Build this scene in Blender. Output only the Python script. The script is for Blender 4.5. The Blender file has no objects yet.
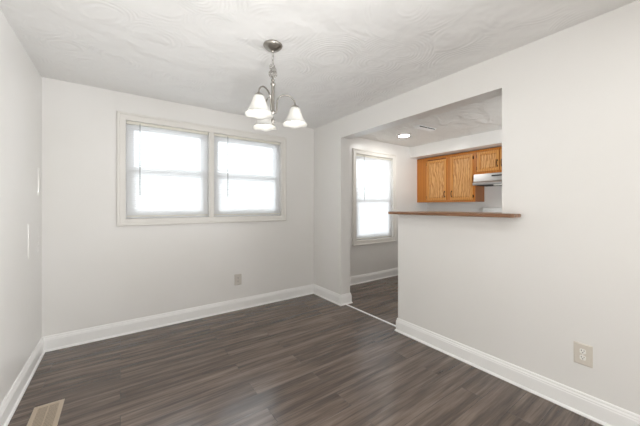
import bpy, bmesh, math, random
from mathutils import Vector, Matrix
random.seed(4)
scn = bpy.context.scene
C = scn.collection

# ---------------------------------------------------------------- camera
F_PX, YAW = 281.0, math.radians(35.4)
cam_d = bpy.data.cameras.new('camera')
cam = bpy.data.objects.new('camera', cam_d); C.objects.link(cam)
cam_d.sensor_width = 36.0
cam_d.lens = 36.0 * F_PX / 640.0
cam_d.shift_y = -7.0 / 640.0
cam_d.clip_start = 0.02
cam.location = (0, 0, 1.295)
cam.rotation_euler = (math.radians(90), 0, -YAW)
scn.camera = cam

# ---------------------------------------------------------------- world, lights, exposure
w = bpy.data.worlds.new('overcast_sky'); scn.world = w; w.use_nodes = True
bgn = w.node_tree.nodes['Background']
bgn.inputs[0].default_value = (0.90, 0.95, 1.0, 1)
bgn.inputs[1].default_value = 4.6

def area(name, loc, rot, sx, sy, power, col, spread=180):
    l = bpy.data.lights.new(name, 'AREA'); l.shape = 'RECTANGLE'; l.size = sx; l.size_y = sy
    l.energy = power; l.color = col; l.spread = math.radians(spread)
    o = bpy.data.objects.new(name, l); C.objects.link(o); o.location = loc; o.rotation_euler = rot
    return o
R90 = math.radians(90)
# light powers: chandelier bulb and kitchen disc, the rest are added fill lights
LW = dict(side=78, bulb=5.5, disc=105, kup=8, s1=8.5, s2=3.0, s3=2.4, ks=7, s5=2.0)
# added fill lights, out of view, each for the surface it brightens
area('kitchen_ceiling_fill', (3.9, 0.0, 1.0), (math.radians(180), 0, 0), 1.0, 1.0, LW['kup'], (0.985, 0.995, 1.0), 150)  # added fill below the kitchen ceiling, no lamp stands here
def aimed(name, loc, tgt, size, power, spread):
    o = area(name, loc, (0, 0, 0), size, size, power, (0.985, 0.995, 1.0), spread)
    o.rotation_euler = (Vector(tgt) - Vector(loc)).to_track_quat('-Z', 'Y').to_euler()
aimed('left_wall_fill', (2.0, -1.3, 1.1), (-0.5, 2.0, 1.6), 0.9, LW['s1'], 70)  # unseen fill, added to brighten the left wall
aimed('ceiling_fill', (0.4, -1.2, 0.7), (0.7, 2.0, 2.44), 0.8, LW['s2'], 70)  # added behind the camera to lift the dining ceiling
aimed('far_ceiling_fill', (0.2, -0.6, 0.5), (0.7, 2.5, 2.44), 0.6, LW['s5'], 50)  # second added fill, for the ceiling towards the windows
aimed('beam_fill', (-0.3, -1.2, 1.1), (2.3, 1.9, 2.2), 0.8, LW['s3'], 50)  # added out of view to brighten the beam over the opening
aimed('kitchen_fill', (2.9, -0.6, 1.3), (4.7, 2.5, 2.2), 0.8, LW['ks'], 60)  # added fill for soffit and cabinets, in the unseen kitchen end
area('side_fill', (2.33, -0.9, 1.4), (0, R90, 0), 1.4, 1.3, LW['side'], (0.985, 0.995, 1.0), 130)  # added fill facing the left wall, no window behind it
scn.view_settings.view_transform = 'Standard'
scn.view_settings.look = 'None'
scn.view_settings.exposure = 0.22
scn.view_settings.gamma = 1.0
scn.view_settings.use_curve_mapping = False

# ---------------------------------------------------------------- materials
def s2l(c):
    return tuple(((v / 255) / 12.92 if v / 255 <= 0.04045 else ((v / 255 + 0.055) / 1.055) ** 2.4) for v in c) + (1,)

def mat(name, rgb, rough=0.5, metal=0.0, spec=0.5):
    m = bpy.data.materials.new(name); m.use_nodes = True
    b = m.node_tree.nodes['Principled BSDF']
    b.inputs['Base Color'].default_value = s2l(rgb)
    b.inputs['Roughness'].default_value = rough
    b.inputs['Metallic'].default_value = metal
    b.inputs['Specular IOR Level'].default_value = spec
    return m

def nd(m, t, **kw):
    n = m.node_tree.nodes.new(t)
    for k, v in kw.items(): setattr(n, k, v)
    return n
def lk(m, a, b): m.node_tree.links.new(a, b)
def bsdf(m): return m.node_tree.nodes['Principled BSDF']

def noise_bump(m, scale, strength, dist=0.002, detail=3):
    tc = nd(m, 'ShaderNodeTexCoord'); n = nd(m, 'ShaderNodeTexNoise')
    n.inputs['Scale'].default_value = scale; n.inputs['Detail'].default_value = detail
    bp = nd(m, 'ShaderNodeBump'); bp.inputs['Strength'].default_value = strength; bp.inputs['Distance'].default_value = dist
    lk(m, tc.outputs['Object'], n.inputs['Vector']); lk(m, n.outputs['Fac'], bp.inputs['Height'])
    lk(m, bp.outputs['Normal'], bsdf(m).inputs['Normal'])

def color_noise(m, a, b, scale=1.5, stretch=(1, 1, 1), detail=3, lo=0.35, hi=0.65):
    tc = nd(m, 'ShaderNodeTexCoord'); mp = nd(m, 'ShaderNodeMapping'); mp.inputs['Scale'].default_value = stretch
    n = nd(m, 'ShaderNodeTexNoise'); n.inputs['Scale'].default_value = scale; n.inputs['Detail'].default_value = detail
    r = nd(m, 'ShaderNodeValToRGB'); r.color_ramp.elements[0].position = lo; r.color_ramp.elements[1].position = hi
    r.color_ramp.elements[0].color = s2l(a); r.color_ramp.elements[1].color = s2l(b)
    lk(m, tc.outputs['Object'], mp.inputs[0]); lk(m, mp.outputs[0], n.inputs['Vector'])
    lk(m, n.outputs['Fac'], r.inputs[0]); lk(m, r.outputs[0], bsdf(m).inputs['Base Color'])

WALL = mat('wall_paint', (233, 231, 228), 0.3, spec=0.5)
color_noise(WALL, (232, 230, 226), (235, 233, 230), 1.2)
noise_bump(WALL, 90, 0.12, 0.001)
TRIM = mat('trim_paint', (247, 246, 244), 0.3); noise_bump(TRIM, 40, 0.05, 0.001)
CASP = mat('casing_paint', (229, 226, 220), 0.35); noise_bump(CASP, 40, 0.05, 0.001)
VINYL = mat('window_vinyl', (238, 238, 238), 0.35); noise_bump(VINYL, 60, 0.03, 0.001)
STRIP = mat('threshold_paint', (240, 240, 240), 0.4); noise_bump(STRIP, 60, 0.05, 0.001)

# swirled, hand-troweled ceiling
CEIL = mat('swirl_plaster', (243, 242, 240), 0.75, spec=0.2)
tc = nd(CEIL, 'ShaderNodeTexCoord')
nz = nd(CEIL, 'ShaderNodeTexNoise'); nz.inputs['Scale'].default_value = 1.4
va = nd(CEIL, 'ShaderNodeVectorMath', operation='MULTIPLY_ADD'); va.inputs[1].default_value = (0.25, 0.25, 0.25)
vo = nd(CEIL, 'ShaderNodeTexVoronoi'); vo.inputs['Scale'].default_value = 2.6
mu = nd(CEIL, 'ShaderNodeMath', operation='MULTIPLY'); mu.inputs[1].default_value = 95
sn = nd(CEIL, 'ShaderNodeMath', operation='SINE')
n2 = nd(CEIL, 'ShaderNodeTexNoise'); n2.inputs['Scale'].default_value = 2.2; n2.inputs['Detail'].default_value = 2
rp = nd(CEIL, 'ShaderNodeValToRGB'); rp.color_ramp.elements[0].position = 0.4; rp.color_ramp.elements[1].position = 0.62
m2 = nd(CEIL, 'ShaderNodeMath', operation='MULTIPLY')
n3 = nd(CEIL, 'ShaderNodeTexNoise'); n3.inputs['Scale'].default_value = 4.5
ad = nd(CEIL, 'ShaderNodeMath', operation='MULTIPLY_ADD'); ad.inputs[1].default_value = 22.0
bp = nd(CEIL, 'ShaderNodeBump'); bp.inputs['Strength'].default_value = 0.42; bp.inputs['Distance'].default_value = 0.0022
lk(CEIL, tc.outputs['Object'], nz.inputs['Vector']); lk(CEIL, nz.outputs['Color'], va.inputs[0]); lk(CEIL, tc.outputs['Object'], va.inputs[2])
lk(CEIL, va.outputs[0], vo.inputs['Vector']); lk(CEIL, vo.outputs['Distance'], mu.inputs[0]); lk(CEIL, mu.outputs[0], sn.inputs[0])
lk(CEIL, tc.outputs['Object'], n2.inputs['Vector']); lk(CEIL, n2.outputs['Fac'], rp.inputs[0])
lk(CEIL, sn.outputs[0], m2.inputs[0]); lk(CEIL, rp.outputs[0], m2.inputs[1])
lk(CEIL, tc.outputs['Object'], n3.inputs['Vector']); lk(CEIL, n3.outputs['Fac'], ad.inputs[0]); lk(CEIL, m2.outputs[0], ad.inputs[2])
lk(CEIL, ad.outputs[0], bp.inputs['Height']); lk(CEIL, bp.outputs['Normal'], bsdf(CEIL).inputs['Normal'])

# kitchen ceiling: same plaster, troweled in broad shallow patches
CEILK = mat('patched_plaster', (236, 233, 228), 0.7, spec=0.25)
tc = nd(CEILK, 'ShaderNodeTexCoord'); mp = nd(CEILK, 'ShaderNodeMapping'); mp.inputs['Scale'].default_value = (1.0, 1.7, 1)
n3 = nd(CEILK, 'ShaderNodeTexNoise'); n3.inputs['Scale'].default_value = 2.6; n3.inputs['Detail'].default_value = 4; n3.inputs['Distortion'].default_value = 1.2
bp = nd(CEILK, 'ShaderNodeBump'); bp.inputs['Strength'].default_value = 0.9; bp.inputs['Distance'].default_value = 0.04
lk(CEILK, tc.outputs['Object'], mp.inputs[0]); lk(CEILK, mp.outputs[0], n3.inputs['Vector']); lk(CEILK, n3.outputs['Fac'], bp.inputs['Height'])
lk(CEILK, bp.outputs['Normal'], bsdf(CEILK).inputs['Normal'])

# dark vinyl plank floor, planks along X
FLOOR = mat('vinyl_plank', (80, 70, 66), 0.24, spec=0.8)
tc = nd(FLOOR, 'ShaderNodeTexCoord')
bk = nd(FLOOR, 'ShaderNodeTexBrick'); bk.offset = 0.37; bk.offset_frequency = 2
bk.inputs['Color1'].default_value = (0, 0, 0, 1); bk.inputs['Color2'].default_value = (1, 1, 1, 1); bk.inputs['Mortar'].default_value = (0.5, 0.5, 0.5, 1)
bk.inputs['Scale'].default_value = 1.0; bk.inputs['Mortar Size'].default_value = 0.0012; bk.inputs['Mortar Smooth'].default_value = 0.3
bk.inputs['Brick Width'].default_value = 1.22; bk.inputs['Row Height'].default_value = 0.152
lk(FLOOR, tc.outputs['Object'], bk.inputs['Vector'])
offs = nd(FLOOR, 'ShaderNodeVectorMath', operation='MULTIPLY_ADD'); offs.inputs[1].default_value = (7, 3, 5)
lk(FLOOR, bk.outputs['Color'], offs.inputs[0]); lk(FLOOR, tc.outputs['Object'], offs.inputs[2])
def streak(sc, det):
    mp = nd(FLOOR, 'ShaderNodeMapping'); mp.inputs['Scale'].default_value = sc
    n = nd(FLOOR, 'ShaderNodeTexNoise'); n.inputs['Scale'].default_value = 1; n.inputs['Detail'].default_value = det; n.inputs['Roughness'].default_value = 0.6
    lk(FLOOR, offs.outputs[0], mp.inputs[0]); lk(FLOOR, mp.outputs[0], n.inputs['Vector']); return n
g1 = streak((1.3, 22, 1), 4); g2 = streak((5, 120, 1), 3)
mx = nd(FLOOR, 'ShaderNodeMath', operation='MULTIPLY_ADD'); mx.inputs[1].default_value = 0.35
lk(FLOOR, g2.outputs['Fac'], mx.inputs[0]); lk(FLOOR, g1.outputs['Fac'], mx.inputs[2])
my = nd(FLOOR, 'ShaderNodeMath', operation='MULTIPLY_ADD'); my.inputs[1].default_value = 0.08
lk(FLOOR, bk.outputs['Color'], my.inputs[0]); lk(FLOOR, mx.outputs[0], my.inputs[2])
rp = nd(FLOOR, 'ShaderNodeValToRGB'); cr = rp.color_ramp
cr.elements[0].position = 0.54; cr.elements[0].color = s2l((70, 58, 50))
cr.elements[1].position = 0.90; cr.elements[1].color = s2l((128, 112, 100))
e = cr.elements.new(0.70); e.color = s2l((94, 80, 71))
lk(FLOOR, my.outputs[0], rp.inputs[0])
mxc = nd(FLOOR, 'ShaderNodeMix', data_type='RGBA'); mxc.inputs[7].default_value = s2l((48, 41, 38))
lk(FLOOR, bk.outputs['Fac'], mxc.inputs[0]); lk(FLOOR, rp.outputs[0], mxc.inputs[6]); lk(FLOOR, mxc.outputs[2], bsdf(FLOOR).inputs['Base Color'])
bp = nd(FLOOR, 'ShaderNodeBump'); bp.inputs['Strength'].default_value = 0.15; bp.inputs['Distance'].default_value = 0.001
lk(FLOOR, my.outputs[0], bp.inputs['Height']); lk(FLOOR, bp.outputs['Normal'], bsdf(FLOOR).inputs['Normal'])

def oak(name, a, b, scale, axis_stretch, dist=4.0, rough=0.38, dirn='Y'):
    m = mat(name, a, rough)
    tc = nd(m, 'ShaderNodeTexCoord'); mp = nd(m, 'ShaderNodeMapping'); mp.inputs['Scale'].default_value = axis_stretch
    wv = nd(m, 'ShaderNodeTexWave', wave_type='BANDS', bands_direction=dirn); wv.inputs['Scale'].default_value = scale
    wv.inputs['Distortion'].default_value = dist; wv.inputs['Detail'].default_value = 3; wv.inputs['Detail Scale'].default_value = 1.2
    r = nd(m, 'ShaderNodeValToRGB'); r.color_ramp.elements[0].position = 0.1; r.color_ramp.elements[1].position = 0.75
    r.color_ramp.elements[0].color = s2l(b); r.color_ramp.elements[1].color = s2l(a)
    lk(m, tc.outputs['Object'], mp.inputs[0]); lk(m, mp.outputs[0], wv.inputs['Vector'])
    lk(m, wv.outputs['Fac'], r.inputs[0]); lk(m, r.outputs[0], bsdf(m).inputs['Base Color'])
    return m
OAK = oak('oak_frame', (196, 124, 48), (184, 112, 42), 9, (1, 1, 0.15), 5.0)
OAKP = oak('oak_panel', (220, 168, 106), (184, 124, 66), 8.5, (1, 1, 0.30), 11.0)
OAKR = oak('oak_rail', (214, 154, 84), (200, 138, 68), 9, (1, 1, 0.15), 5.0)
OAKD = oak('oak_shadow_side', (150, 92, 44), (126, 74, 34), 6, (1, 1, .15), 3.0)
LEDGE = oak('ledge_wood', (150, 110, 80), (124, 88, 62), 6.0, (1, 0.1, 1), 3.0, 0.35, 'X')
STEEL = mat('stainless_steel', (200, 200, 200), 0.3, 1.0); noise_bump(STEEL, 30, 0.05)
NICKEL = mat('brushed_nickel', (164, 160, 153), 0.32, 1.0); noise_bump(NICKEL, 120, 0.05)
BRONZE = mat('dark_bronze', (52, 38, 30), 0.4, 0.8); noise_bump(BRONZE, 80, 0.05)
DARK = mat('dark_slot', (40, 38, 36), 0.6); noise_bump(DARK, 80, 0.05)
PLATE = mat('almond_plate', (216, 209, 198), 0.35); noise_bump(PLATE, 80, 0.04)
PLATEW = mat('white_receptacle', (240, 238, 232), 0.3); noise_bump(PLATEW, 80, 0.04)
PLATEG = mat('grey_plate', (204, 198, 190), 0.4); noise_bump(PLATEG, 80, 0.04)
REG = mat('register_enamel', (196, 180, 160), 0.4, 0.2); noise_bump(REG, 80, 0.04)
ENAMEL = mat('white_enamel', (240, 240, 238), 0.15); noise_bump(ENAMEL, 20, 0.02)
BLACKG = mat('black_cooktop', (22, 22, 24), 0.15); noise_bump(BLACKG, 20, 0.02)
WANDM = mat('wand_plastic', (150, 148, 146), 0.3); noise_bump(WANDM, 80, 0.04)
HEADR = mat('headrail_enamel', (232, 228, 216), 0.4); noise_bump(HEADR, 80, 0.04)
GROUND = mat('pale_concrete', (225, 225, 225), 0.9); color_noise(GROUND, (222, 222, 226), (240, 240, 240), 0.6)
BRICKX = mat('tan_brick', (190, 160, 140), 0.9)
tcb = nd(BRICKX, 'ShaderNodeTexCoord'); mpb = nd(BRICKX, 'ShaderNodeMapping'); mpb.inputs['Rotation'].default_value = (R90, 0, 0)
brk = nd(BRICKX, 'ShaderNodeTexBrick'); brk.inputs['Scale'].default_value = 4
brk.inputs['Color1'].default_value = s2l((196, 164, 144)); brk.inputs['Color2'].default_value = s2l((180, 146, 128)); brk.inputs['Mortar'].default_value = s2l((200, 195, 190))
lk(BRICKX, tcb.outputs['Object'], mpb.inputs[0]); lk(BRICKX, mpb.outputs[0], brk.inputs['Vector']); lk(BRICKX, brk.outputs[0], bsdf(BRICKX).inputs['Base Color'])
ROOFM = mat('grey_shingle', (120, 116, 114), 0.9); color_noise(ROOFM, (110, 106, 104), (135, 130, 128), 6)

def translucent(name, rgb, amt, rough=0.4):
    m = mat(name, rgb, rough); b = bsdf(m)
    t = nd(m, 'ShaderNodeBsdfTranslucent'); t.inputs[0].default_value = s2l(rgb)
    x = nd(m, 'ShaderNodeMixShader'); x.inputs[0].default_value = amt
    out = m.node_tree.nodes['Material Output']
    lk(m, b.outputs[0], x.inputs[1]); lk(m, t.outputs[0], x.inputs[2]); lk(m, x.outputs[0], out.inputs[0])
    noise_bump(m, 60, 0.04)
    return m
SLAT = translucent('blind_slat', (242, 242, 242), 0.42)
FROST = translucent('frosted_glass', (232, 231, 228), 0.24, 0.35)
nf = nd(FROST, 'ShaderNodeTexNoise'); nf.inputs['Scale'].default_value = 22

def glassmat():
    m = bpy.data.materials.new('window_glass'); m.use_nodes = True; nt = m.node_tree
    nt.nodes.remove(nt.nodes['Principled BSDF'])
    t = nd(m, 'ShaderNodeBsdfTransparent'); t.inputs[0].default_value = (0.94, 0.96, 0.96, 1)
    g = nd(m, 'ShaderNodeBsdfGlossy'); g.inputs['Roughness'].default_value = 0.02
    fr = nd(m, 'ShaderNodeFresnel'); fr.inputs[0].default_value = 1.35
    x = nd(m, 'ShaderNodeMixShader')
    lk(m, fr.outputs[0], x.inputs[0]); lk(m, t.outputs[0], x.inputs[1]); lk(m, g.outputs[0], x.inputs[2])
    lk(m, x.outputs[0], nt.nodes['Material Output'].inputs[0]); return m
GLASS = glassmat()

def emit(name, rgb, s):
    m = mat(name, rgb, 0.4); b = bsdf(m)
    b.inputs['Emission Color'].default_value = s2l(rgb); b.inputs['Emission Strength'].default_value = s; return m
BULB = emit('lit_bulb', (255, 250, 238), LW['bulb'])
DISC = emit('lit_disc_lens', (255, 253, 248), LW['disc'])

# ---------------------------------------------------------------- mesh helpers
def obj(name, bm, m, parent=None, smooth=False, bevel=0.0, seg=2):
    bmesh.ops.recalc_face_normals(bm, faces=bm.faces)
    me = bpy.data.meshes.new(name); bm.to_mesh(me); bm.free()
    if smooth:
        for p in me.polygons: p.use_smooth = True
    for mm in (m if isinstance(m, (list, tuple)) else [m]): me.materials.append(mm)
    o = bpy.data.objects.new(name, me); C.objects.link(o)
    if parent: o.parent = parent
    if bevel:
        b = o.modifiers.new('bevel', 'BEVEL'); b.width = bevel; b.segments = seg; b.limit_method = 'ANGLE'
    return o
def struct(name, bm, m, **k):
    o = obj(name, bm, m, **k); o['kind'] = 'structure'; return o
def thing(name, label, cat, loc=(0, 0, 0), group=None):
    o = bpy.data.objects.new(name, None); C.objects.link(o); o.location = loc; o.empty_display_size = 0.1
    tag(o, label, cat, group); return o
def tag(o, label, cat, group=None):
    o['label'] = label; o['category'] = cat
    if group: o['group'] = group
def NB(): return bmesh.new()
def box(bm, x0, x1, y0, y1, z0, z1):
    vs = [bm.verts.new((x, y, z)) for x in (x0, x1) for y in (y0, y1) for z in (z0, z1)]
    for f in ((0, 1, 3, 2), (4, 6, 7, 5), (0, 4, 5, 1), (2, 3, 7, 6), (0, 2, 6, 4), (1, 5, 7, 3)):
        bm.faces.new([vs[i] for i in f])
    return bm
def bxo(name, m, parent, *d, bevel=0.0, off=None):
    o = obj(name, box(NB(), *d), m, parent, bevel=bevel)
    return o
def lathe(bm, prof, c=(0, 0, 0), n=32, wav=None):
    rings = []
    for i, (r, z) in enumerate(prof):
        ring = []
        for k in range(n):
            a = 2 * math.pi * k / n
            rr, zz = r, z
            if wav: rr, zz = wav(i, r, z, a)
            ring.append(bm.verts.new((c[0] + rr * math.cos(a), c[1] + rr * math.sin(a), c[2] + zz)))
        rings.append(ring)
    for A, B in zip(rings, rings[1:]):
        for k in range(n):
            bm.faces.new((A[k], A[(k + 1) % n], B[(k + 1) % n], B[k]))
    return rings
def tube(bm, pts, r, n=10, closed=False):
    pts = [Vector(p) for p in pts]; rings = []
    N = len(pts); up = None
    for i, p in enumerate(pts):
        if closed: t = pts[(i + 1) % N] - pts[i - 1]
        else: t = pts[min(i + 1, N - 1)] - pts[max(i - 1, 0)]
        t.normalize()
        if up is None:
            up = t.orthogonal().normalized()
        else:
            up = (up - t * up.dot(t)).normalized()
        s = t.cross(up); rr = r[i] if isinstance(r, (list, tuple)) else r
        rings.append([bm.verts.new(p + (up * math.cos(2 * math.pi * k / n) + s * math.sin(2 * math.pi * k / n)) * rr) for k in range(n)])
    rng = range(N) if closed else range(N - 1)
    for i in rng:
        A, B = rings[i], rings[(i + 1) % N]
        for k in range(n): bm.faces.new((A[k], A[(k + 1) % n], B[(k + 1) % n], B[k]))
    if not closed:
        bm.faces.new(rings[0]); bm.faces.new(rings[-1])
    return bm
def wall(axis, c0, c1, us, zs, holes):
    """slab with rectangular holes; axis 'x': plane x = c, u = y.  axis 'y': plane y = c, u = x"""
    bm = NB()
    U = sorted(set(us) | {v for h in holes for v in h[:2]}); Z = sorted(set(zs) | {v for h in holes for v in h[2:]})
    P = lambda c, u, z: (c, u, z) if axis == 'x' else (u, c, z)
    filled = {}
    for i in range(len(U) - 1):
        for j in range(len(Z) - 1):
            um, zm = (U[i] + U[i + 1]) / 2, (Z[j] + Z[j + 1]) / 2
            filled[i, j] = not any(h[0] < um < h[1] and h[2] < zm < h[3] for h in holes)
    def q(*p): bm.faces.new([bm.verts.new(v) for v in p])
    for (i, j), ok in filled.items():
        if not ok: continue
        a, b, z0, z1 = U[i], U[i + 1], Z[j], Z[j + 1]
        for c in (c0, c1): q(P(c, a, z0), P(c, b, z0), P(c, b, z1), P(c, a, z1))
        if not filled.get((i - 1, j)): q(P(c0, a, z0), P(c1, a, z0), P(c1, a, z1), P(c0, a, z1))
        if not filled.get((i + 1, j)): q(P(c0, b, z0), P(c1, b, z0), P(c1, b, z1), P(c0, b, z1))
        if not filled.get((i, j - 1)): q(P(c0, a, z0), P(c1, a, z0), P(c1, b, z0), P(c0, b, z0))
        if not filled.get((i, j + 1)): q(P(c0, a, z1), P(c1, a, z1), P(c1, b, z1), P(c0, b, z1))
    bmesh.ops.remove_doubles(bm, verts=bm.verts, dist=1e-5)
    return bm
def sweep(bm, path, prof, closed=False, to3=lambda p, z: (p[0], p[1], z)):
    """profile (offset to the left of the path, height) swept with mitred corners"""
    N = len(path); P = [Vector(p) for p in path]; rings = []
    for i in range(N):
        def nrm(a, b):
            t = (b - a).normalized(); return Vector((-t.y, t.x))
        if closed or 0 < i < N - 1:
            n1 = nrm(P[i - 1], P[i]); n2 = nrm(P[i], P[(i + 1) % N]); m = (n1 + n2); m = m / max(m.dot(n1), 1e-6)
        elif i == 0: m = nrm(P[0], P[1])
        else: m = nrm(P[-2], P[-1])
        rings.append([bm.verts.new(to3(P[i] + m * o, z)) for o, z in prof])
    n = len(prof)
    for i in (range(N) if closed else range(N - 1)):
        A, B = rings[i], rings[(i + 1) % N]
        for k in range(n): bm.faces.new((A[k], A[(k + 1) % n], B[(k + 1) % n], B[k]))
    if not closed:
        bm.faces.new(rings[0]); bm.faces.new(rings[-1])
    return bm

# ---------------------------------------------------------------- room shell
XL, XR, XR2, XK, YB, YF, YK, H = -0.568, 2.347, 2.504, 5.176, 3.459, -2.9, -1.3, 2.44
WINS = [(0.045, 0.852, 1.165, 2.165), (0.910, 1.800, 1.165, 2.165), (3.190, 4.110, 0.715, 2.165)]
struct('floor', box(NB(), XL - 0.12, XK + 0.12, YF - 0.12, YB + 0.14, -0.08, 0), FLOOR)
struct('ceiling_kitchen', box(NB(), (XR + XR2) / 2, XK + 0.12, YF - 0.12, YB + 0.14, H, H + 0.1), CEILK)
struct('ceiling', box(NB(), XL - 0.12, (XR + XR2) / 2, YF - 0.12, YB + 0.14, H, H + 0.1), CEIL)
struct('wall_back', wall('y', YB, YB + 0.14, (XL - 0.12, XK + 0.12), (0, H), WINS), WALL)
wl = struct('wall_left', wall('x', XL - 0.12, XL, (YF - 0.12, YB), (0, H), []), WALL)
DOORY = (1.906, 2.83); PT = 0.933; LZ = 1.212; HZ = 2.188
struct('wall_right', wall('x', XR, XR2, (YF, YB), (0, H), [(DOORY[0], DOORY[1], 0, HZ), (PT, DOORY[0], LZ, HZ)]), WALL)
struct('wall_kitchen', wall('x', XK, XK + 0.12, (YK, YB), (0, H), []), WALL)
struct('wall_front', wall('y', YF - 0.12, YF, (XL, XR2), (0, H), []), WALL)
struct('wall_kitchen_front', wall('y', YK - 0.12, YK, (XR2, XK), (0, H), []), WALL)
struct('wall_soffit', box(NB(), 4.615, XK, YK, YB, 2.235, H), WALL)

BASE = [(0, 0), (0.020, 0), (0.027, 0.001), (0.026, 0.008), (0.021, 0.015), (0.0155, 0.018), (0.0155, 0.098), (0.013, 0.104), (0.0135, 0.110), (0.009, 0.120), (0.009, 0.128), (0.005, 0.135), (0, 0.135)]
def baseboard(name, path): struct(name, sweep(NB(), path, BASE), TRIM, bevel=0)
# the interior is kept to the left of each path
baseboard('baseboard_left', [(XL, YB), (XL, YF)])
baseboard('baseboard_back', [(XR, YB), (XL + 0.0, YB)])
baseboard('baseboard_right', [(XR, YF), (XR, DOORY[0]), (XR2, DOORY[0]), (XR2, YK)])
baseboard('baseboard_partition', [(XR2, YB), (XR2, DOORY[1]), (XR, DOORY[1]), (XR, YB)])
baseboard('baseboard_kitchen', [(XK, YB), (XR2, YB)])
o = struct('trim_1', box(NB(), 2.403, 2.430, DOORY[0] + 0.012, DOORY[1] - 0.012, 0, 0.006), STRIP, bevel=0.002)

# window glints on the left wall, shaped as thin raised glossy beads
GLOSS = mat('wall_glint', (244, 242, 238), 0.06, spec=1.0); noise_bump(GLOSS, 40, 0.02)
def glint_at(px, y0, y1, wdt):
    fx, fy = math.sin(YAW), math.cos(YAW)
    rx, ry = 281 * fx + (px - 320) * fy, 281 * fy - (px - 320) * fx
    t = XL / rx; yy = t * ry
    return yy, 1.295 + (206 - y0) * t, 1.295 + (206 - y1) * t, wdt
for px, a, b_, wd in ((38, 168, 196, 0.011), (28, 224, 259, 0.008)):
    yy, zt, zb, wd = glint_at(px, a, b_, wd)
    bm = NB(); n = 12
    tube(bm, [(XL + 0.0004, yy, zt + (zb - zt) * i / n) for i in range(n + 1)], [wd * 0.5 * (0.25 + 0.75 * math.sin(math.pi * min(0.97, 0.06 + 0.9 * i / n)) ** 0.5) for i in range(n + 1)], 10)
    pr = obj('glint_streak', bm, GLOSS, wl, smooth=True)

for px, a, b_, nn in ((38, 226, 251, 10), (28, 293, 321, 12)):  # dotted glints, put in as rows of small glossy beads
    yy, zt, zb, wd = glint_at(px, a, b_, 0)
    bm = NB()
    for k in range(nn):
        bmesh.ops.create_uvsphere(bm, u_segments=10, v_segments=6, radius=0.0034, matrix=Matrix.Translation((XL + 0.0006, yy + random.uniform(-0.001, 0.001), zt + (zb - zt) * k / (nn - 1))))
    obj('glint_dots', bm, GLOSS, wl, smooth=True)

# ---------------------------------------------------------------- windows
CAS = [(0, 0), (0, 0.010), (0.004, 0.014), (0.050, 0.017), (0.054, 0.024), (0.068, 0.026), (0.074, 0.020), (0.074, 0)]
CASK = [(o_ * 1.08, z_) for o_, z_ in CAS]
def rect_ccw(x0, x1, z0, z1): return [(x0, z0), (x0, z1), (x1, z1), (x1, z0)]
def casing(parent, x0, x1, z0, z1, prof):
    # path runs so that the left hand side is outward
    bm = NB(); sweep(bm, rect_ccw(x0, x1, z0, z1), prof, True, lambda p, d: (p[0], YB - d, p[1]))
    return obj('casing', bm, TRIM, parent)
def frame_bm(x0, x1, z0, z1, wd, y0, y1, bot=None):
    bot = bot or wd
    bm = NB()
    box(bm, x0, x0 + wd, y0, y1, z0, z1); box(bm, x1 - wd, x1, y0, y1, z0, z1)
    box(bm, x0 + wd, x1 - wd, y0, y1, z1 - wd, z1); box(bm, x0 + wd, x1 - wd, y0, y1, z0, z0 + bot)
    return bm
def window(n, x0, x1, z0, z1, mid):
    g = bpy.data.objects.new('window_%d' % n, None); C.objects.link(g); g['kind'] = 'structure'
    obj('window_frame', frame_bm(x0, x1, z0, z1, 0.030, YB + 0.055, YB + 0.125), VINYL, g, bevel=0.002)
    for (a, b, y) in ((mid - 0.02, z1 - 0.030, YB + 0.094), (z0 + 0.030, mid + 0.02, YB + 0.066)):
        s = obj('sash', frame_bm(x0 + 0.030, x1 - 0.030, a, b, 0.044, y, y + 0.024), VINYL, g, bevel=0.002)
        obj('window_pane', box(NB(), x0 + 0.074, x1 - 0.074, y + 0.010, y + 0.014, a + 0.044, b - 0.044), GLASS, s)
    obj('sash_lock', box(NB(), (x0 + x1) / 2 - 0.03, (x0 + x1) / 2 + 0.03, YB + 0.05, YB + 0.066, mid + 0.02, mid + 0.032), VINYL, g, bevel=0.003)
    return g
g1 = window(1, *WINS[0], 1.66); g2 = window(2, *WINS[1], 1.66); g3 = window(3, *WINS[2], 1.39)
# casings: one around the twin window with a mullion board, one around the kitchen window
bm = NB(); sweep(bm, rect_ccw(0.045, 1.800, 1.165, 2.165), CAS, True, lambda p, d: (p[0], YB - d, p[1]))
struct('trim_2', bm, CASP)
bm = NB(); box(bm, 0.852, 0.910, YB - 0.010, YB, 1.165, 2.165); box(bm, 0.868, 0.894, YB - 0.018, YB - 0.010, 1.165, 2.165)
struct('trim_3', bm, CASP, bevel=0.003)
bm = NB(); sweep(bm, rect_ccw(*WINS[2]), CASK, True, lambda p, d: (p[0], YB - d, p[1])); struct('trim_4', bm, CASP)

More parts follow.
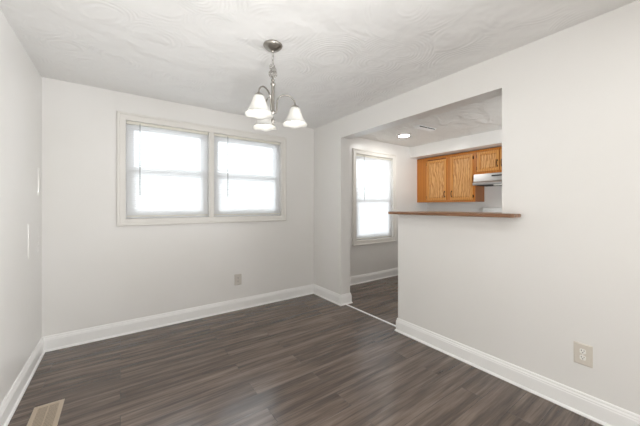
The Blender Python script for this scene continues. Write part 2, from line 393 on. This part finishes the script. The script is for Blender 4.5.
# mini blinds
def blind(x0, x1, z0, z1, wx, wz, label):
    t = thing('window_blind', label, 'blind', ((x0 + x1) / 2, YB + 0.030, z1), 'horizontal mini blinds in the three windows')
    hw = (x1 - x0) / 2 - 0.006; h = z1 - z0
    bm = NB(); box(bm, -hw, hw, -0.016, 0.014, -0.027, -0.001); obj('head_rail', bm, HEADR, t, bevel=0.002)
    bm = NB(); box(bm, -hw + 0.003, hw - 0.003, -0.012, 0.012, -h + 0.012, -h + 0.024); obj('bottom_rail', bm, HEADR, t, bevel=0.003)
    bm = NB(); p = 0.0212; n = int((h - 0.06) / p); tilt = math.radians(58)
    for k in range(n):
        zc = -0.04 - k * p + random.uniform(-0.0006, 0.0006); prev = None; tl = tilt + random.uniform(-0.03, 0.03)
        for j in range(5):
            u = (j / 4 - 0.5) * 0.025; cz = 0.0016 * (1 - (2 * j / 4 - 1) ** 2)
            y = u * math.cos(tl) - cz * math.sin(tl); z = u * math.sin(tl) + cz * math.cos(tl)
            cur = (bm.verts.new((-hw + 0.004, y, zc + z)), bm.verts.new((hw - 0.004, y, zc + z)))
            if prev: bm.faces.new((prev[0], prev[1], cur[1], cur[0]))
            prev = cur
    obj('slats', bm, SLAT, t, smooth=True)
    for fx in (-0.8, 0, 0.8):
        bm = NB(); tube(bm, [(hw * fx, -0.0125, -0.02), (hw * fx, -0.0125, -h + 0.02)], 0.0007, 6); obj('ladder_cord', bm, SLAT, t)
    bm = NB(); xx = wx - t.location.x
    tube(bm, [(xx, -0.019, -0.012), (xx, -0.026, -0.03), (xx, -0.028, wz - z1)], [0.002, 0.0035, 0.0038], 8)
    obj('tilt_wand', bm, WANDM, t, smooth=True)
    return t
blind(0.045, 0.852, 1.172, 2.165, 0.167, 1.404, 'white mini blind in the left of the twin dining windows')
blind(0.910, 1.800, 1.172, 2.165, 1.075, 1.405, 'white mini blind in the right of the twin dining windows')
blind(3.190, 4.110, 0.722, 2.165, 3.385, 1.40, 'tall white mini blind in the kitchen window beyond the doorway')

# ---------------------------------------------------------------- outside
gd = struct('ground', box(NB(), -14, 22, YB + 0.6, 34, -0.9, -0.8), GROUND)
hs = thing('neighbouring_house', 'pale tan brick house faintly seen through the left dining blind', 'house', (6.5, 22, -0.8))
bm = NB(); box(bm, -6, 6, -3, 3, 0, 3.0); obj('house_wall', bm, BRICKX, hs)
bm = NB(); v = [bm.verts.new(p) for p in ((-6.4, -3.4, 3), (6.4, -3.4, 3), (6.4, 3.4, 3), (-6.4, 3.4, 3), (-6.4, 0, 4.6), (6.4, 0, 4.6))]
for f in ((0, 1, 5, 4), (2, 3, 4, 5), (0, 4, 3), (1, 2, 5), (0, 3, 2, 1)): bm.faces.new([v[i] for i in f])
obj('roof', bm, ROOFM, hs)
for x in (-4, -1, 3): bxo('house_window', VINYL, hs, x - 0.6, x + 0.6, -3.05, -2.98, 1.0, 2.2, bevel=0.01)

# ---------------------------------------------------------------- pass-through ledge
bm = NB()
yA, yZ = 0.808, 1.930
out = [(2.208, yA + 0.014), (2.222, yA), (XR - 0.002, yA), (XR - 0.002, PT + 0.003), (XR2 + 0.002, PT + 0.003), (XR2 + 0.002, yA), (2.62, yA), (2.66, yA + 0.04),
       (2.66, yZ - 0.03), (2.63, yZ), (2.222, yZ), (2.208, yZ - 0.014)]
lo = [bm.verts.new((x, y, LZ + 0.001)) for x, y in out]; hi = [bm.verts.new((x, y, LZ + 0.027)) for x, y in out]
bm.faces.new(lo); bm.faces.new(hi)
for i in range(len(out)): bm.faces.new((lo[i], lo[(i + 1) % len(out)], hi[(i + 1) % len(out)], hi[i]))
led = obj('bar_ledge', bm, LEDGE, bevel=0.006, seg=3)
tag(led, 'brown wooden bar ledge capping the half wall of the kitchen opening', 'ledge')

# ---------------------------------------------------------------- kitchen cabinets
def door(par, y0, y1, z0, z1, xf, hinge, pull_low=True):
    """raised panel door, front facing -X. hinge: side ('hi' = larger y)"""
    o = bpy.data.objects.new
    bm = NB(); r = 0.042
    box(bm, xf - 0.019, xf, y0, y0 + r, z0, z1); box(bm, xf - 0.019, xf, y1 - r, y1, z0, z1)
    box(bm, xf - 0.018, xf, y0 + r, y1 - r, z0, z0 + r); box(bm, xf - 0.018, xf, y0 + r, y1 - r, z1 - r, z1)
    d = obj('door', bm, OAKR, par, bevel=0.003)
    bm = NB(); a = 0.020
    A = [(xf - 0.006, y, z) for y, z in ((y0 + r, z0 + r), (y1 - r, z0 + r), (y1 - r, z1 - r), (y0 + r, z1 - r))]
    B = [(xf - 0.016, y, z) for y, z in ((y0 + r + a, z0 + r + a), (y1 - r - a, z0 + r + a), (y1 - r - a, z1 - r - a), (y0 + r + a, z1 - r - a))]
    A = [bm.verts.new(p) for p in A]; B = [bm.verts.new(p) for p in B]
    for i in range(4): bm.faces.new((A[i], A[(i + 1) % 4], B[(i + 1) % 4], B[i]))
    bm.faces.new(B); bm.faces.new(A)
    obj('raised_panel', bm, OAKP, d)
    hy = y1 + 0.004 if hinge == 'hi' else y0 - 0.004
    for z in (z0 + 0.06, z1 - 0.06):
        bm = NB(); tube(bm, [(xf - 0.012, hy, z - 0.026), (xf - 0.012, hy, z + 0.026)], 0.006, 8); box(bm, xf - 0.003, xf, hy - 0.010, hy + 0.010, z - 0.022, z + 0.022)
        obj('hinge', bm, BRONZE, d)
    py = y0 + 0.026 if hinge == 'hi' else y1 - 0.026
    zc = z0 + 0.11
    bm = NB(); pts = [(xf - 0.018, py, zc - 0.045), (xf - 0.036, py, zc - 0.035), (xf - 0.042, py, zc), (xf - 0.036, py, zc + 0.035), (xf - 0.018, py, zc + 0.045)]
    tube(bm, pts, [0.006, 0.0045, 0.006, 0.0045, 0.006], 8)
    for s in (-1, 1): box(bm, xf - 0.021, xf - 0.018, py - 0.009, py + 0.009, zc + s * 0.045 - 0.013, zc + s * 0.045 + 0.013)
    obj('pull_handle', bm, BRONZE, d, smooth=False)
XC = 4.84
cb = thing('wall_cabinet', 'tall two-door oak wall cabinet in the kitchen corner, under the soffit', 'cabinet')
bm = NB(); box(bm, XC + 0.018, XK - 0.001, 2.333, YB - 0.001, 1.368, 2.218); obj('cabinet_body', bm, OAKD, cb)
bm = NB(); z0, z1 = 1.365, 2.222
for a, b in ((2.331, 2.385), (2.735, 2.850), (3.225, YB - 0.001)): box(bm, XC, XC + 0.018, a, b, z0, z1)
for a, b in ((2.385, 2.735), (2.850, 3.225)):
    box(bm, XC, XC + 0.018, a, b, z0, z0 + 0.045); box(bm, XC, XC + 0.018, a, b, z1 - 0.045, z1)
obj('face_frame', bm, OAK, cb)
door(cb, 2.835, 3.234, 1.400, 2.155, XC, 'hi'); door(cb, 2.364, 2.755, 1.400, 2.170, XC, 'lo')
cs = thing('wall_cabinet', 'short oak wall cabinet directly above the range hood', 'cabinet')
bm = NB(); box(bm, XC + 0.018, XK - 0.001, 1.570, 2.329, 1.822, 2.218); obj('cabinet_body', bm, OAKD, cs)
bm = NB(); z0, z1 = 1.819, 2.222
for a, b in ((1.569, 1.61), (1.93, 1.97), (2.27, 2.329)): box(bm, XC, XC + 0.018, a, b, z0, z1)
for a, b in ((1.61, 1.93), (1.97, 2.27)):
    box(bm, XC, XC + 0.018, a, b, z0, z0 + 0.045); box(bm, XC, XC + 0.018, a, b, z1 - 0.045, z1)
obj('face_frame', bm, OAK, cs)
door(cs, 1.958, 2.290, 1.860, 2.180, XC, 'hi'); door(cs, 1.600, 1.945, 1.860, 2.180, XC, 'lo')

# range hood
hd = thing('range_hood', 'stainless steel range hood under the short oak cabinet', 'range hood', (0, 0, 0))
bm = NB(); y0, y1 = 1.572, 2.330
prof = [(XK - 0.002, 1.635), (4.757, 1.635), (4.752, 1.640), (4.752, 1.672), (4.780, 1.700), (4.795, 1.817), (XK - 0.002, 1.817)]
A = [bm.verts.new((x, y0, z)) for x, z in prof]; B = [bm.verts.new((x, y1, z)) for x, z in prof]
bm.faces.new(A); bm.faces.new(B)
for i in range(len(prof)): bm.faces.new((A[i], A[(i + 1) % len(prof)], B[(i + 1) % len(prof)], B[i]))
obj('hood_shell', bm, STEEL, hd, bevel=0.003)
bxo('control_strip', DARK, hd, 4.782, 4.80, 1.75, 2.05, 1.765, 1.785)
bxo('grease_filter', DARK, hd, 4.80, 5.12, 1.62, 2.28, 1.628, 1.634)
bxo('light_lens', PLATEW, hd, 4.77, 4.83, 1.80, 2.02, 1.618, 1.634, bevel=0.004)

# range, its back guard shows above the ledge
rg = thing('kitchen_range', 'white kitchen range with raised back guard below the hood', 'stove', (0, 0, 0))
y0, y1 = 1.575, 2.325
bxo('oven_body', ENAMEL, rg, 4.56, XK - 0.004, y0, y1, 0.03, 0.895, bevel=0.006)
bxo('cooktop', ENAMEL, rg, 4.54, XK - 0.07, y0, y1, 0.895, 0.915, bevel=0.006)
bm = NB(); prof = [(5.095, 0.915), (5.075, 1.06), (5.085, 1.250), (5.100, 1.272), (XK - 0.004, 1.272), (XK - 0.004, 0.915)]
A = [bm.verts.new((x, y0, z)) for x, z in prof]; B = [bm.verts.new((x, y1, z)) for x, z in prof]
bm.faces.new(A); bm.faces.new(B)
for i in range(len(prof)): bm.faces.new((A[i], A[(i + 1) % len(prof)], B[(i + 1) % len(prof)], B[i]))
bgd = obj('back_guard', bm, ENAMEL, rg, bevel=0.006)
bxo('control_panel', ENAMEL, bgd, 5.066, 5.076, y0 + 0.06, y1 - 0.06, 1.11, 1.23, bevel=0.003)
for x in (4.70, 4.94):
    for y in (1.77, 2.13):
        bm = NB()
        for r in (0.03, 0.055, 0.08): tube(bm, [(x + r * math.cos(a * math.pi / 12), y + r * math.sin(a * math.pi / 12), 0.924) for a in range(24)], 0.006, 6, True)
        box(bm, x - 0.085, x + 0.085, y - 0.003, y + 0.003, 0.915, 0.922)
        obj('burner', bm, BLACKG, rg, smooth=False)
od = bxo('oven_door', BLACKG, rg, 4.535, 4.558, y0 + 0.01, y1 - 0.01, 0.27, 0.80, bevel=0.006)
bm = NB(); tube(bm, [(4.535, y0 + 0.08, 0.77), (4.50, y0 + 0.09, 0.77), (4.50, y1 - 0.09, 0.77), (4.535, y1 - 0.08, 0.77)], 0.011, 10); obj('door_handle', bm, STEEL, od)
for k in range(5):
    bm = NB(); yk = y0 + 0.10 + k * 0.137; tube(bm, [(4.56, yk, 0.85), (4.53, yk, 0.85)], [0.022, 0.018], 16); obj('knob', bm, DARK, rg)
bxo('storage_drawer', ENAMEL, rg, 4.54, 4.558, y0 + 0.01, y1 - 0.01, 0.06, 0.25, bevel=0.005)

# ---------------------------------------------------------------- outlets
def outlet(loc, rot, label, plate, recep):
    t = thing('wall_outlet', label, 'outlet', loc); t.rotation_euler = rot
    # local: x = across, y = out of the wall toward -y, z = up
    bm = NB(); w2, h2 = 0.0445, 0.0665
    pts = [(w2, h2, 0), (w2, h2, 0.002), (w2 - 0.006, h2 - 0.006, 0.0065)]
    rings = []
    for a, b, d in pts: rings.append([bm.verts.new((sx * a, -d, sz * b)) for sx, sz in ((-1, -1), (1, -1), (1, 1), (-1, 1))])
    for A, B in zip(rings, rings[1:]):
        for i in range(4): bm.faces.new((A[i], A[(i + 1) % 4], B[(i + 1) % 4], B[i]))
    bm.faces.new(rings[0]); bm.faces.new(rings[-1])
    obj('cover_plate', bm, plate, t)
    for s in (-1, 1):
        zc = s * 0.0195; bm = NB(); v0, v1 = [], []
        for k in range(24):
            a = 2 * math.pi * k / 24
            x = max(-0.0145, min(0.0145, 0.0172 * math.cos(a))); z = zc + max(-0.0145, min(0.0145, 0.0172 * math.sin(a)))
            v0.append(bm.verts.new((x, -0.006, z))); v1.append(bm.verts.new((x, -0.0085, z)))
        for k in range(24): bm.faces.new((v0[k], v0[(k + 1) % 24], v1[(k + 1) % 24], v1[k]))
        bm.faces.new(v1); bm.faces.new(v0)
        r = obj('receptacle', bm, recep, t)
        bm = NB(); box(bm, -0.0075, -0.0050, -0.0092, -0.0080, zc - 0.000, zc + 0.009); box(bm, 0.0050, 0.0075, -0.0092, -0.0080, zc + 0.001, zc + 0.008)
        tube(bm, [(0, -0.0080, zc - 0.007), (0, -0.0092, zc - 0.007)], 0.0028, 12); obj('slot', bm, DARK, r)
    bm = NB(); tube(bm, [(0, -0.006, 0), (0, -0.0078, 0)], 0.003, 12); obj('screw', bm, recep, t)
outlet((XR, 0.477, 0.373), (0, 0, -R90), 'almond wall outlet with white sockets low on the right wall', PLATE, PLATEW)
outlet((1.20, YB, 0.376), (0, 0, 0), 'small grey outlet low on the back wall under the twin window', PLATEG, PLATEG)

# ---------------------------------------------------------------- floor register
fr = thing('floor_register', 'beige metal floor vent near the left wall', 'vent', (-0.376, 2.376, 0))
bm = NB()
box(bm, -0.073, -0.050, -0.15, 0.15, 0, 0.005); box(bm, 0.050, 0.073, -0.15, 0.15, 0, 0.005)
box(bm, -0.050, 0.050, -0.15, -0.127, 0, 0.005); box(bm, -0.050, 0.050, 0.127, 0.15, 0, 0.005)
obj('vent_frame', bm, REG, fr, bevel=0.0015)
bm = NB()
for k in range(18):
    y = -0.12 + k * 0.0141; box(bm, -0.050, 0.050, y, y + 0.006, 0.001, 0.004)
box(bm, -0.003, 0.003, -0.127, 0.127, 0.001, 0.0045)
obj('louvers', bm, REG, fr)
bm = NB(); box(bm, -0.050, 0.050, -0.127, 0.127, 0.0003, 0.0008); obj('vent_shaft', bm, DARK, fr)

# ---------------------------------------------------------------- kitchen ceiling fittings
dl = thing('ceiling_light', 'round white flush disc light glowing on the kitchen ceiling', 'light', (3.729, 2.909, H))
bm = NB(); lathe(bm, [(0.0, -0.001), (0.102, -0.001), (0.102, -0.006), (0.092, -0.016), (0.080, -0.017)], n=40); obj('trim_ring', bm, PLATEW, dl, smooth=True)
bm = NB(); rr = lathe(bm, [(0.081, -0.015), (0.076, -0.019), (0.045, -0.022), (0.001, -0.023)], n=40); bm.faces.new(rr[-1]); obj('light_lens', bm, DISC, dl, smooth=True)
cv = thing('ceiling_vent', 'slim white air vent box on the kitchen ceiling, near the disc light', 'vent', (3.62, 2.44, H))
cv.rotation_euler = (0, 0, math.radians(-5))
bm = NB(); box(bm, -0.19, 0.19, -0.045, 0.07, -0.005, 0); box(bm, -0.18, 0.18, -0.03, 0.06, -0.024, -0.005); obj('vent_frame', bm, TRIM, cv, bevel=0.002)
for k in range(2): bxo('vent_slot', DARK, cv, -0.165 + k * 0.17, -0.005 + k * 0.17, -0.0325, -0.030, -0.021, -0.009)
bm = NB()
for k in range(5): box(bm, -0.165, 0.165, -0.018 + k * 0.016, -0.010 + k * 0.016, -0.026, -0.023)
obj('louvers', bm, TRIM, cv)

# ---------------------------------------------------------------- chandelier
CX, CY = 0.885, 1.824
ch = thing('chandelier', 'brushed nickel chandelier with three lit frosted glass bell shades', 'chandelier', (CX, CY, H))
zz = lambda z: z - H + 0.009
bm = NB(); rr = lathe(bm, [(0.066, 0), (0.068, -0.006), (0.066, -0.010), (0.058, -0.020), (0.042, -0.032), (0.022, -0.041), (0.010, -0.044), (0.009, -0.052), (0.004, -0.056), (0.001, -0.056)], n=40)
bm.faces.new(rr[0]); obj('canopy', bm, NICKEL, ch, smooth=True)
def link(bm, c, ang, L=0.017, W=0.008, r=0.0017, tilt=0.0):
    pts = []
    for k in range(20):
        a = 2 * math.pi * k / 20
        u = W * math.cos(a); v = (L - W) * (1 if math.sin(a) > 0 else -1) * (0 if abs(math.sin(a)) < 1e-6 else 1) + W * math.sin(a)
        p = Vector((u, 0, v)); p.rotate(Matrix.Rotation(tilt, 3, 'Y')); p.rotate(Matrix.Rotation(ang, 3, 'Z')); pts.append(p + Vector(c))
    tube(bm, pts, r, 6, True)
bm = NB(); z = -0.066; k = 0
while z > zz(2.215):
    link(bm, (0, 0, z), R90 * (k % 2) + 0.4); z -= 0.0275; k += 1
obj('chain', bm, NICKEL, ch, smooth=True)
# slack chain gathered in loops on the last links
bm = NB()
for q, (cz, R, a0) in enumerate(((zz(2.262), 0.026, 0.3), (zz(2.240), 0.030, 1.8), (zz(2.225), 0.022, 2.7))):
    for j in range(8):
        a = 2 * math.pi * j / 8
        p = Vector((R * math.cos(a), 0.004 * math.sin(3 * a), R * 0.9 * math.sin(a))); p.rotate(Matrix.Rotation(a0, 3, 'Z'))
        link(bm, p + Vector((0, 0, cz)), a0, 0.0125, 0.006, 0.0015, tilt=-a)
obj('gathered_chain', bm, NICKEL, ch, smooth=True)
bm = NB(); tube(bm, [(0.004 * math.cos(i * 0.9), 0.004 * math.sin(i * 0.9), -0.05 - i * 0.0085) for i in range(22)], 0.0016, 6); obj('power_cord', bm, FROST, ch, smooth=True)
bm = NB(); rr = lathe(bm, [(r_, zz(z_)) for r_, z_ in ((0.003, 2.205), (0.006, 2.200), (0.006, 2.190), (0.012, 2.184), (0.013, 2.176), (0.008, 2.170), (0.009, 2.164), (0.0165, 2.158), (0.017, 2.148), (0.012, 2.142), (0.0115, 2.130), (0.0105, 2.0), (0.010, 1.965), (0.016, 1.958), (0.017, 1.950), (0.010, 1.940), (0.006, 1.930), (0.006, 1.910), (0.011, 1.902), (0.013, 1.893), (0.010, 1.882), (0.005, 1.876), (0.006, 1.868), (0.001, 1.862))], n=24)
obj('column', bm, NICKEL, ch, smooth=True)
lat = Vector((math.cos(YAW), -math.sin(YAW))); dep = Vector((math.sin(YAW), math.cos(YAW)))
for ang, R in ((-110, 0.182), (20, 0.163), (121, 0.165)):
    a = math.radians(ang); dv = lat * math.cos(a) + dep * math.sin(a)
    P = lambda r_, z_: (dv.x * r_, dv.y * r_, zz(z_))
    pts = [P(0.010, 1.950), P(0.022, 1.952), P(0.027, 1.975)]
    n = 14; rc = (R - 0.030) / 2; mc = 0.030 + rc; zt = 2.025
    pts += [P(0.028, 2.0)]
    for i in range(n + 1):
        b = math.pi - math.pi * i / n
        pts.append(P(mc + rc * math.cos(b), zt + 0.062 * math.sin(b)))
    pts += [P(R, 2.016)]
    bm = NB(); tube(bm, pts, 0.0056, 10); arm = obj('arm', bm, NICKEL, ch, smooth=True)
    c = P(R, 0)[:2]
    bm = NB(); rr = lathe(bm, [(r_, zz(z_)) for r_, z_ in ((0.004, 2.030), (0.009, 2.027), (0.010, 2.020), (0.024, 2.014), (0.031, 2.006), (0.0325, 1.992), (0.031, 1.991))], (c[0], c[1], 0), 28); bm.faces.new(rr[0])
    obj('socket_cap', bm, NICKEL, arm, smooth=True)
    def wav(i, r_, z_, a_):
        kk = max(0, (i - 6)) / 6.0 if i <= 12 else max(0, (18 - i)) / 6.0
        return r_ * (1 + 0.025 * kk * math.cos(6 * a_)), z_ - 0.0035 * kk * math.cos(6 * a_)
    outp = [(0.030, 2.000), (0.034, 1.992), (0.0375, 1.981), (0.041, 1.969), (0.045, 1.957), (0.0495, 1.945), (0.0545, 1.933), (0.060, 1.922), (0.066, 1.911), (0.073, 1.901), (0.080, 1.892), (0.088, 1.885), (0.095, 1.880)]
    bm = NB(); lathe(bm, [(r_, zz(z_)) for r_, z_ in outp], (c[0], c[1], 0), 48, wav)
    sh = obj('lamp_shade', bm, FROST, arm, smooth=True)
    sm = sh.modifiers.new('solid', 'SOLIDIFY'); sm.thickness = 0.003; sm.offset = -1
    bm = NB(); lathe(bm, [(r_, zz(z_)) for r_, z_ in ((0.012, 1.985), (0.013, 1.962), (0.016, 1.950), (0.024, 1.936), (0.029, 1.920), (0.029, 1.907), (0.024, 1.894), (0.014, 1.885), (0.001, 1.882))], (c[0], c[1], 0), 24)
    obj('bulb', bm, BULB, arm, smooth=True)
